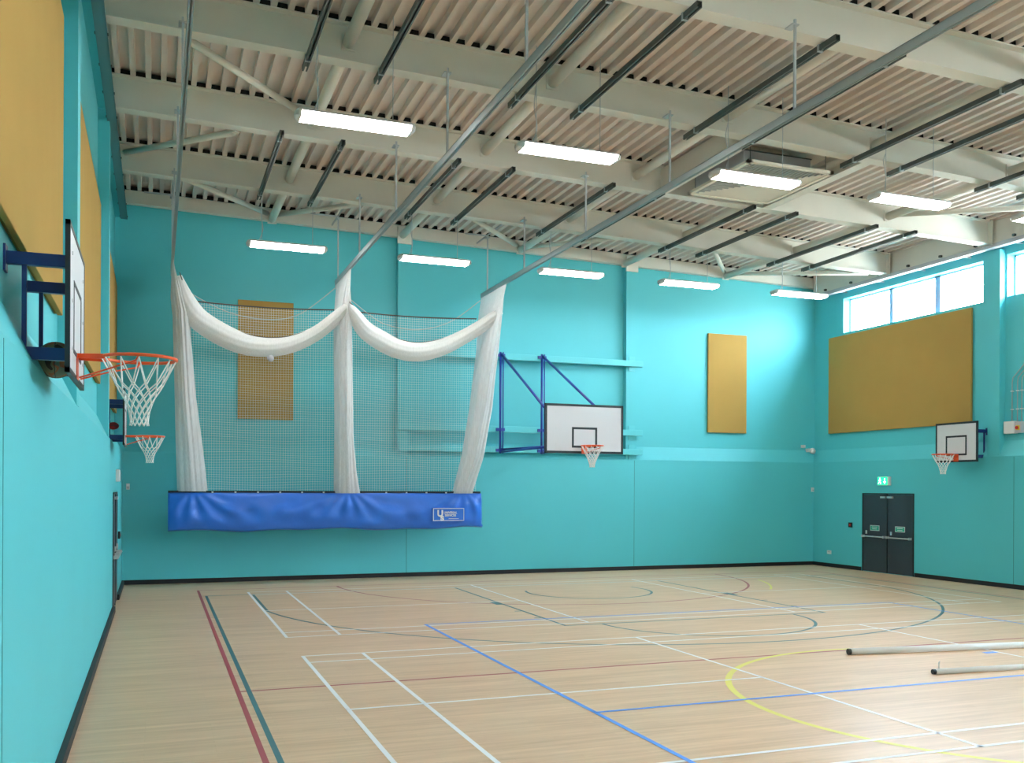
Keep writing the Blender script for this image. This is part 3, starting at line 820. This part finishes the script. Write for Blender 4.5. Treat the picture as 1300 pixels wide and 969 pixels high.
def practice_goal(wall_x, face_x, yc, z0, lab, grp, cord=.0035, border=.03, arms=(-.34, .55)):
    s = 1 if face_x > wall_x else -1
    t = thing('practice_hoop', lab, 'basketball hoop', (wall_x, yc, z0), grp)
    y0, y1 = yc-.6, yc+.6; z1 = z0+.9
    board_parts(t, face_x, y0, y1, z0, z1, 'x', border if s > 0 else .045, (yc-.30, yc+.30, z0+.15, z0+.60), s*.022)
    back = face_x-s*.024
    for yy in (yc+arms[0], yc+arms[1]):
        for zz_ in (z0+.70, z0+.13):
            MB().bar((wall_x+s*.012, yy, zz_), (back, yy, zz_), .05, .075).build('arm', M['navy'], t)
            MB().box(min(wall_x, wall_x+s*.014), max(wall_x, wall_x+s*.014), yy-.05, yy+.05, zz_-.085, zz_+.075).build('wall_plate', M['navy'], t)
        MB().bar((wall_x+s*.11, yy, z0+.17), (wall_x+s*.11, yy, z0+.67), .027, .027).build('post', M['navy'], t)
    hoop_parts(t, face_x+s*.375, yc, z0+.17, s, 0, cord)
    return t
practice_goal(xw, .15, 6.76, 2.82, 'nearest basketball hoop on the left wall, large in the foreground', 'practice basketball hoops on the side walls', .0042)
practice_goal(xw, .15, 16.95, 2.80, 'farther small basketball hoop on the left wall beside the end wall', 'practice basketball hoops on the side walls', .005)
practice_goal(W+REC, 17.52, 16.57, 2.76, 'basketball hoop on the right wall below the wide ochre panel', 'practice basketball hoops on the side walls', .005, arms=(-.27, .27))

# full size goal on the end wall
mg = thing('basketball_goal', 'full size basketball goal on long blue folding frame on end wall', 'basketball hoop', (9.1, YB, 3.0))
FY = 18.10; gx0, gx1 = 8.12, 9.92
board_parts(mg, FY, gx0, gx1, 2.86, 3.89, 'y', .05, (8.73, 9.31, 2.98, 3.41), -.03)
hoop_parts(mg, 9.02, FY-.375, 3.01, 0, -1, .005)
xl, xr_ = 8.58, 9.68
for xx in (xl, xr_):
    MB().cyl((xx-.025, 22.02, 2.98), (xx-.025, 22.02, 5.48), .028, 10).build('wall_post', M['blue_steel'], mg, smooth=True)
    MB().cyl((xx+.045, 22.02, 2.98), (xx+.045, 22.02, 5.48), .016, 8).build('hinge_tube', M['blue_steel'], mg, smooth=True)
    for zz_ in (3.06, 3.57, 5.40):
        MB().box(xx-.13, xx+.09, 22.0, 22.045, zz_-.035, zz_+.035).build('hinge_bracket', M['blue_steel'], mg)
for xx, ze in ((xl, 3.42), (xr_, 3.62)):
    MB().cyl((xx, 22.0, 5.42), (xx-.10, FY+.06, ze), .030, 10).build('diagonal_brace', M['blue_steel'], mg, smooth=True)
for xx in (xl, xr_):
    MB().cyl((xx, 22.0, 3.02), (xx-.1, FY+.06, 3.02), .026, 10).build('bottom_arm', M['blue_steel'], mg, smooth=True)
    MB().cyl((xx-.1, FY+.06, 2.95), (xx-.1, FY+.06, 3.75), .026, 10).build('board_post', M['blue_steel'], mg, smooth=True)
MB().cyl((xl, 22.0, 3.08), (xr_-.1, FY+.06, 3.12), .022, 10).build('cross_brace', M['blue_steel'], mg, smooth=True)
m = MB(); m.bar((xl-.15, FY+.045, 3.62), (xr_+.0, FY+.045, 3.62), .03, .05); m.bar((xl-.15, FY+.045, 3.05), (xr_, FY+.045, 3.05), .03, .05)
m.build_each('board_rail', M['blue_steel'], mg)
# rails across the end wall carrying it
def rail(z, lab, x0=6.0, x1=12.52):
    t = thing('wall_rail', lab, 'rail', (9.2, YB, z))
    MB().box(x0, x1, 22.045, 22.15, z-.075, z+.075).build('rail', M['teal_steel'], t, bevel=.006)
    for xx in (6.15, 12.24):
        MB().box(xx-.09, xx+.09, 22.13, 22.156, z-.19, z+.19).build('fixing_plate', M['teal_steel'], t)
rail(5.38, 'highest teal steel rail across the end wall behind the goal frame')
rail(3.58, 'middle teal steel rail across the end wall behind the goal')
rail(3.08, 'lowest teal steel rail across the end wall, just above the sill')

# balls stuck behind the left boards
t = thing('basketball', 'patterned brown basketball wedged behind the nearest backboard', 'ball', (-.005, 7.08, 2.87))
MB().sphere((-.005, 7.08, 2.995), .121, 28, 16).build('ball', M['ball'], t, smooth=True)
m = MB()
cc = Vector((-.005, 7.08, 2.995))
for ax_ in ((1, 0, 0), (0, 1, 0), (0, 0, 1)):
    a_ = Vector(ax_); u = a_.orthogonal().normalized(); v = a_.cross(u)
    m.tube([cc+(u*math.cos(2*PI*k/32)+v*math.sin(2*PI*k/32))*.1212 for k in range(32)], .0025, 4, cyc=True)
m.build('seam', M['board_line'], t)
t = thing('small_ball', 'small red ball wedged behind the farther left backboard', 'ball', (-.04, 16.9, 3.1))
MB().sphere((-.035, 16.95, 3.13), .085, 18, 12, sz=.75).build('ball', M['red'], t, smooth=True)
MB().tube([(-.035+.0855*math.cos(2*PI*k/24), 16.95+.0855*math.sin(2*PI*k/24), 3.13) for k in range(24)], .003, 4, cyc=True).build('seam', M['board_line'], t)

# ------------------------------------------------------------------ doors
def double_door(name, s, y0, y1, zt, sign=True):
    """s=+1 door in the right wall, -1 left wall"""
    X = (W if s > 0 else -.06)
    def bx(mb, d0, d1, a0, a1, c0, c1):        # d measured into the room
        x0_, x1_ = X-s*d1, X-s*d0
        mb.box(min(x0_, x1_), max(x0_, x1_), a0, a1, c0, c1); return mb
    m = MB(); f = .035
    bx(m, -.05, .012, y0, y0+f, 0, zt); bx(m, -.05, .012, y1-f, y1, 0, zt); bx(m, -.05, .012, y0, y1, zt-f, zt)
    d = m.build(name, M['door_frame']); tag(d, kind='structure')
    ym = (y0+y1)/2
    for k, (a0, a1) in enumerate(((y0+f, ym-.014), (ym+.014, y1-f))):
        lf = bx(MB(), -.04, .004, a0, a1, .01, zt-f-.004).build('leaf', M['door'], d, bevel=.002)
        bx(MB(), .004, .010, a0+.01, a1-.01, .06, .83).build('kick_plate', M['door'], lf)
        m = MB(); X_ = X-s*.085
        m.cyl((X_, a0+.05, .92), (X_, a1-.03, .92), .017, 10)
        bx(m, .004, .09, a0+.04, a0+.075, .89, .95); bx(m, .004, .09, a1-.055, a1-.02, .89, .95)
        m.build('push_bar', M['steel'], lf)
        m = MB(); am = a1-.13 if k == 0 else a1-.13
        bx(m, .004, .03, am-.02, am+.02, .98, 1.07); m.build('latch', M['steel'], lf)
        if sign:
            c_ = (a0+a1)/2
            bx(MB(), .004, .010, c_-.165, c_+.165, 1.07, 1.21).build('sign_border', M['plate'], lf)
            bx(MB(), .010, .012, c_-.15, c_+.15, 1.085, 1.195).build('sign_face', M['green_sign'], lf)
            m = MB(); bx(m, .012, .0135, c_-.10, c_+.10, 1.155, 1.172); bx(m, .012, .0135, c_-.085, c_+.085, 1.108, 1.125); m.build('sign_marks', M['plate'], lf)
        m = MB(); c_ = ym+(.12 if k else -.12); bx(m, .004, .05, c_-.09, c_+.09, zt-.13, zt-.08); m.build('door_closer', M['steel'], lf)
    bx(MB(), .0, .016, ym-.014, ym+.014, .01, zt-f).build('astragal', M['door_frame'], d)
    return d
double_door('door_1', 1, 18.33, 20.15, 2.04)
double_door('door_2', -1, 17.47, 19.24, 2.03, False)
# exit signs
def exit_sign(X, s, yc, z, lab, arrow=True):
    t = thing('exit_sign', lab, 'sign', (X, yc, z))
    def bx(d0, d1, a0, a1, c0, c1, mb=None):
        mb = mb or MB(); x0_, x1_ = X-s*d1, X-s*d0; mb.box(min(x0_, x1_), max(x0_, x1_), a0, a1, c0, c1); return mb
    bx(0, .06, yc-.22, yc+.20, z, z+.22).build('housing', M['plate'], t, bevel=.008)
    bx(.06, .066, yc-.15, yc+.20, z+.01, z+.21).build('lit_face', M['exit_green'] if arrow else M['white_body'], t)
    if not arrow: return t
    # running figure (left half) and arrow (right half), seen from the hall
    m = MB(); Y_ = yc+.11; xx = X-s*.070
    m.sphere((xx, Y_-.005, z+.178), .018, 10, 6, sx=.3)
    m.bar((xx, Y_, z+.155), (xx, Y_+.01, z+.10), .004, .03, up=(0, 1, 0))
    m.bar((xx, Y_+.01, z+.10), (xx, Y_-.035, z+.07), .004, .018, up=(0, 1, 0)); m.bar((xx, Y_-.035, z+.07), (xx, Y_-.03, z+.03), .004, .016, up=(0, 1, 0))
    m.bar((xx, Y_+.01, z+.10), (xx, Y_+.035, z+.06), .004, .018, up=(0, 1, 0)); m.bar((xx, Y_+.035, z+.06), (xx, Y_+.06, z+.04), .004, .016, up=(0, 1, 0))
    m.bar((xx, Y_, z+.15), (xx, Y_-.045, z+.125), .004, .014, up=(0, 1, 0)); m.bar((xx, Y_, z+.15), (xx, Y_+.04, z+.12), .004, .014, up=(0, 1, 0))
    m.build('running_figure', M['exit_white'], t)
    m = MB(); Y2 = yc-.06
    m.bar((xx, Y2, z+.18), (xx, Y2, z+.09), .004, .03, up=(0, 1, 0))
    i = len(m.v)
    m.loft([[(xx-.002, Y2-.05, z+.10), (xx-.002, Y2+.05, z+.10), (xx-.002, Y2, z+.035)], [(xx+.002, Y2-.05, z+.10), (xx+.002, Y2+.05, z+.10), (xx+.002, Y2, z+.035)]])
    m.build('arrow', M['exit_white'], t)
    return t
exit_sign(W, 1, 19.33, 2.24, 'green lit running man exit sign above the grey doors on the right wall')
exit_sign(-.06, -1, 18.85, 2.22, 'pale exit sign box seen edge on above the left wall door', False)

# ------------------------------------------------------------------ small wall fittings
def fit(name, lab, cat, box_, mat, extra=None):
    x0, x1, y0, y1, z0, z1 = box_
    t = thing(name, lab, cat, ((x0+x1)/2, (y0+y1)/2, z0))
    MB().box(*box_).build('body', mat, t, bevel=.004)
    if extra:
        for nm, b_, mm in extra: MB().box(*b_).build(nm, mm, t)
    return t
fit('call_point', 'small black and red call point on the right wall left of the doors', 'switch', (W-.03, W, 20.53, 20.66, 1.12, 1.25), M['door_frame'], [('button', (W-.036, W-.03, 20.57, 20.62, 1.16, 1.21), M['red'])])
fit('socket_outlet', 'white double socket low on the right wall near the corner', 'socket', (W-.02, W, 21.37, 21.53, .35, .45), M['plate'], [('switch', (W-.026, W-.02, 21.41, 21.44, .40, .43), M['grey_box']), ('switch', (W-.026, W-.02, 21.46, 21.49, .40, .43), M['grey_box'])])
fit('call_point', 'small black and red call point on the left wall beyond the door', 'switch', (-.06, -.02, 19.80, 19.92, 1.12, 1.26), M['door_frame'], [('button', (-.02, -.014, 19.83, 19.89, 1.16, 1.22), M['red'])])
fit('motion_sensor', 'small white sensor on the end wall in the left corner', 'sensor', (.02, .09, YB-.05, YB, 2.06, 2.19), M['plate'], [('lens', (.03, .08, YB-.056, YB-.05, 2.08, 2.13), M['grey_box'])])
fit('motion_sensor', 'small white sensor in the right corner above head height', 'sensor', (17.92, 17.99, YB-.05, YB, 2.06, 2.18), M['plate'], [('lens', (17.93, 17.98, YB-.056, YB-.05, 2.08, 2.12), M['grey_box'])])
fit('wall_box', 'tiny white box on the end wall left of the camera', 'box', (17.70, 17.78, YB+.06, YB+.19, 3.30, 3.38), M['plate'], [('cover', (17.71, 17.77, YB+.055, YB+.06, 3.31, 3.37), M['white_body'])])
t = thing('security_camera', 'white dome security camera high in the right corner', 'camera', (17.93, YB, 3.2))
MB().box(17.86, 17.90, YB+.03, YB+.17, 3.18, 3.28).build('bracket', M['plate'], t)
MB().sphere((17.95, YB-.02, 3.21), .085, 18, 12).build('dome', M['plate'], t, smooth=True)
MB().sphere((17.95, YB-.055, 3.18), .06, 16, 10).build('lens', M['grey_box'], t, smooth=True)
# isolator with three conduits
t = thing('isolator_box', 'white isolator with red rotary switch at right edge', 'switch', (W+.12, 15.5, 3.4))
xb = W+REC
MB().box(xb-.11, xb, 15.50, 15.78, 3.37, 3.64).build('enclosure', M['plate'], t, bevel=.006)
MB().box(xb-.10, xb, 15.33, 15.49, 3.38, 3.62).build('switch_plate', M['grey_box'], t, bevel=.004)
MB().box(xb-.105, xb-.10, 15.37, 15.47, 3.44, 3.54).build('yellow_plate', M['yellow_pl'], t)
MB().cyl((xb-.13, 15.43, 3.49), (xb-.105, 15.43, 3.49), .035, 14).build('rotary_switch', M['red'], t)
for k, (ya, mid) in enumerate(((15.63, 4.55), (15.49, 4.55), (15.38, 4.55))):
    t = thing('conduit', ['steel conduit farthest from the right edge, rising from the isolator', 'middle steel conduit rising from the isolator', 'steel conduit nearest the right edge, rising from the isolator'][k], 'pipe', (xb-.03, ya, 3.6), 'steel conduits above the isolator')
    P_ = [(xb-.03, ya, 3.63), (xb-.03, ya, mid-.06), (xb-.03, ya-.02, mid+.04), (xb-.03, ya-.30, mid+.30), (xb-.03, ya-.33, mid+.40), (xb-.03, ya-.33, 6.2)]
    MB().tube(P_, .011, 8).build('pipe', M['galv'], t, smooth=True)
    m = MB()
    for zz_ in (3.9, 4.3): m.box(xb-.05, xb, ya-.025, ya+.025, zz_-.012, zz_+.012)
    m.build_each('saddle', M['plate'], t)

# ------------------------------------------------------------------ poles on the floor
def pole(p, q, r, lab, hook=False):
    t = thing('net_pole', lab, 'pole', (p[0], p[1], 0), 'white poles lying on the floor')
    p = Vector((p[0], p[1], r)); q = Vector((q[0], q[1], r)); d = (q-p).normalized()
    MB().cyl(p, q, r, 20).build('tube', M['pole'], t, smooth=True)
    MB().cyl(p-d*.035, p+d*.002, r*.92, 20).build('end_cap', M['board_line'], t)
    if hook:
        MB().tube([p+d*.05+Vector((0, 0, r)), p+d*.05+Vector((0, 0, r+.07)), p+d*.065+Vector((0, 0, r+.085))], .006, 6).build('hook', M['steel'], t)
    else:
        MB().box(p.x+.12, p.x+.15, p.y-r-.004, p.y-r+.004, r-.012, r+.012).build('screw', M['grey_box'], t)
pole((9.05, 9.98), (12.9, 9.48), .043, 'longer white pole lying on the floor across the red line')
pole((9.10, 8.60), (12.4, 8.32), .033, 'shorter white pole with small hook lying nearer the blue line', True)

# ------------------------------------------------------------------ world, sky
wd = bpy.data.worlds.new('sky'); SC.world = wd; wd.use_nodes = True
nt = wd.node_tree; nt.nodes.clear(); N = nt.nodes; L = nt.links
out = N.new('ShaderNodeOutputWorld'); bgn = N.new('ShaderNodeBackground')
tc = N.new('ShaderNodeTexCoord'); sp = N.new('ShaderNodeSeparateXYZ'); L.new(tc.outputs['Generated'], sp.inputs[0])
cr = N.new('ShaderNodeValToRGB'); L.new(sp.outputs['Z'], cr.inputs[0])
e = cr.color_ramp.elements; e[0].position = 0; e[0].color = (.42, .42, .40, 1); e[1].position = .03; e[1].color = (.78, .90, 1, 1)
k = e.new(1.0); k.color = (.62, .80, 1, 1)
bgn.inputs[1].default_value = SKY
L.new(cr.outputs[0], bgn.inputs[0]); L.new(bgn.outputs[0], out.inputs[0])

# ------------------------------------------------------------------ camera
cam = bpy.data.cameras.new('camera'); co = bpy.data.objects.new('camera', cam); COL.objects.link(co)
cam.sensor_width = 36; cam.sensor_fit = 'HORIZONTAL'; cam.lens = 1206.54/1300*36
cam.shift_y = (618.62-484.5)/1300
cam.clip_start = .05; cam.clip_end = 300
co.matrix_world = Matrix.Translation((.634, 0, 2.152)) @ Matrix.Rotation(-.35790, 4, 'Z') @ Matrix.Rotation(PI/2, 4, 'X') @ Matrix.Rotation(.0046, 4, 'Z')
SC.camera = co
vs = SC.view_settings; vs.view_transform = 'Standard'; vs.look = 'None'; vs.gamma = 1; vs.exposure = EXPO; vs.use_curve_mapping = False
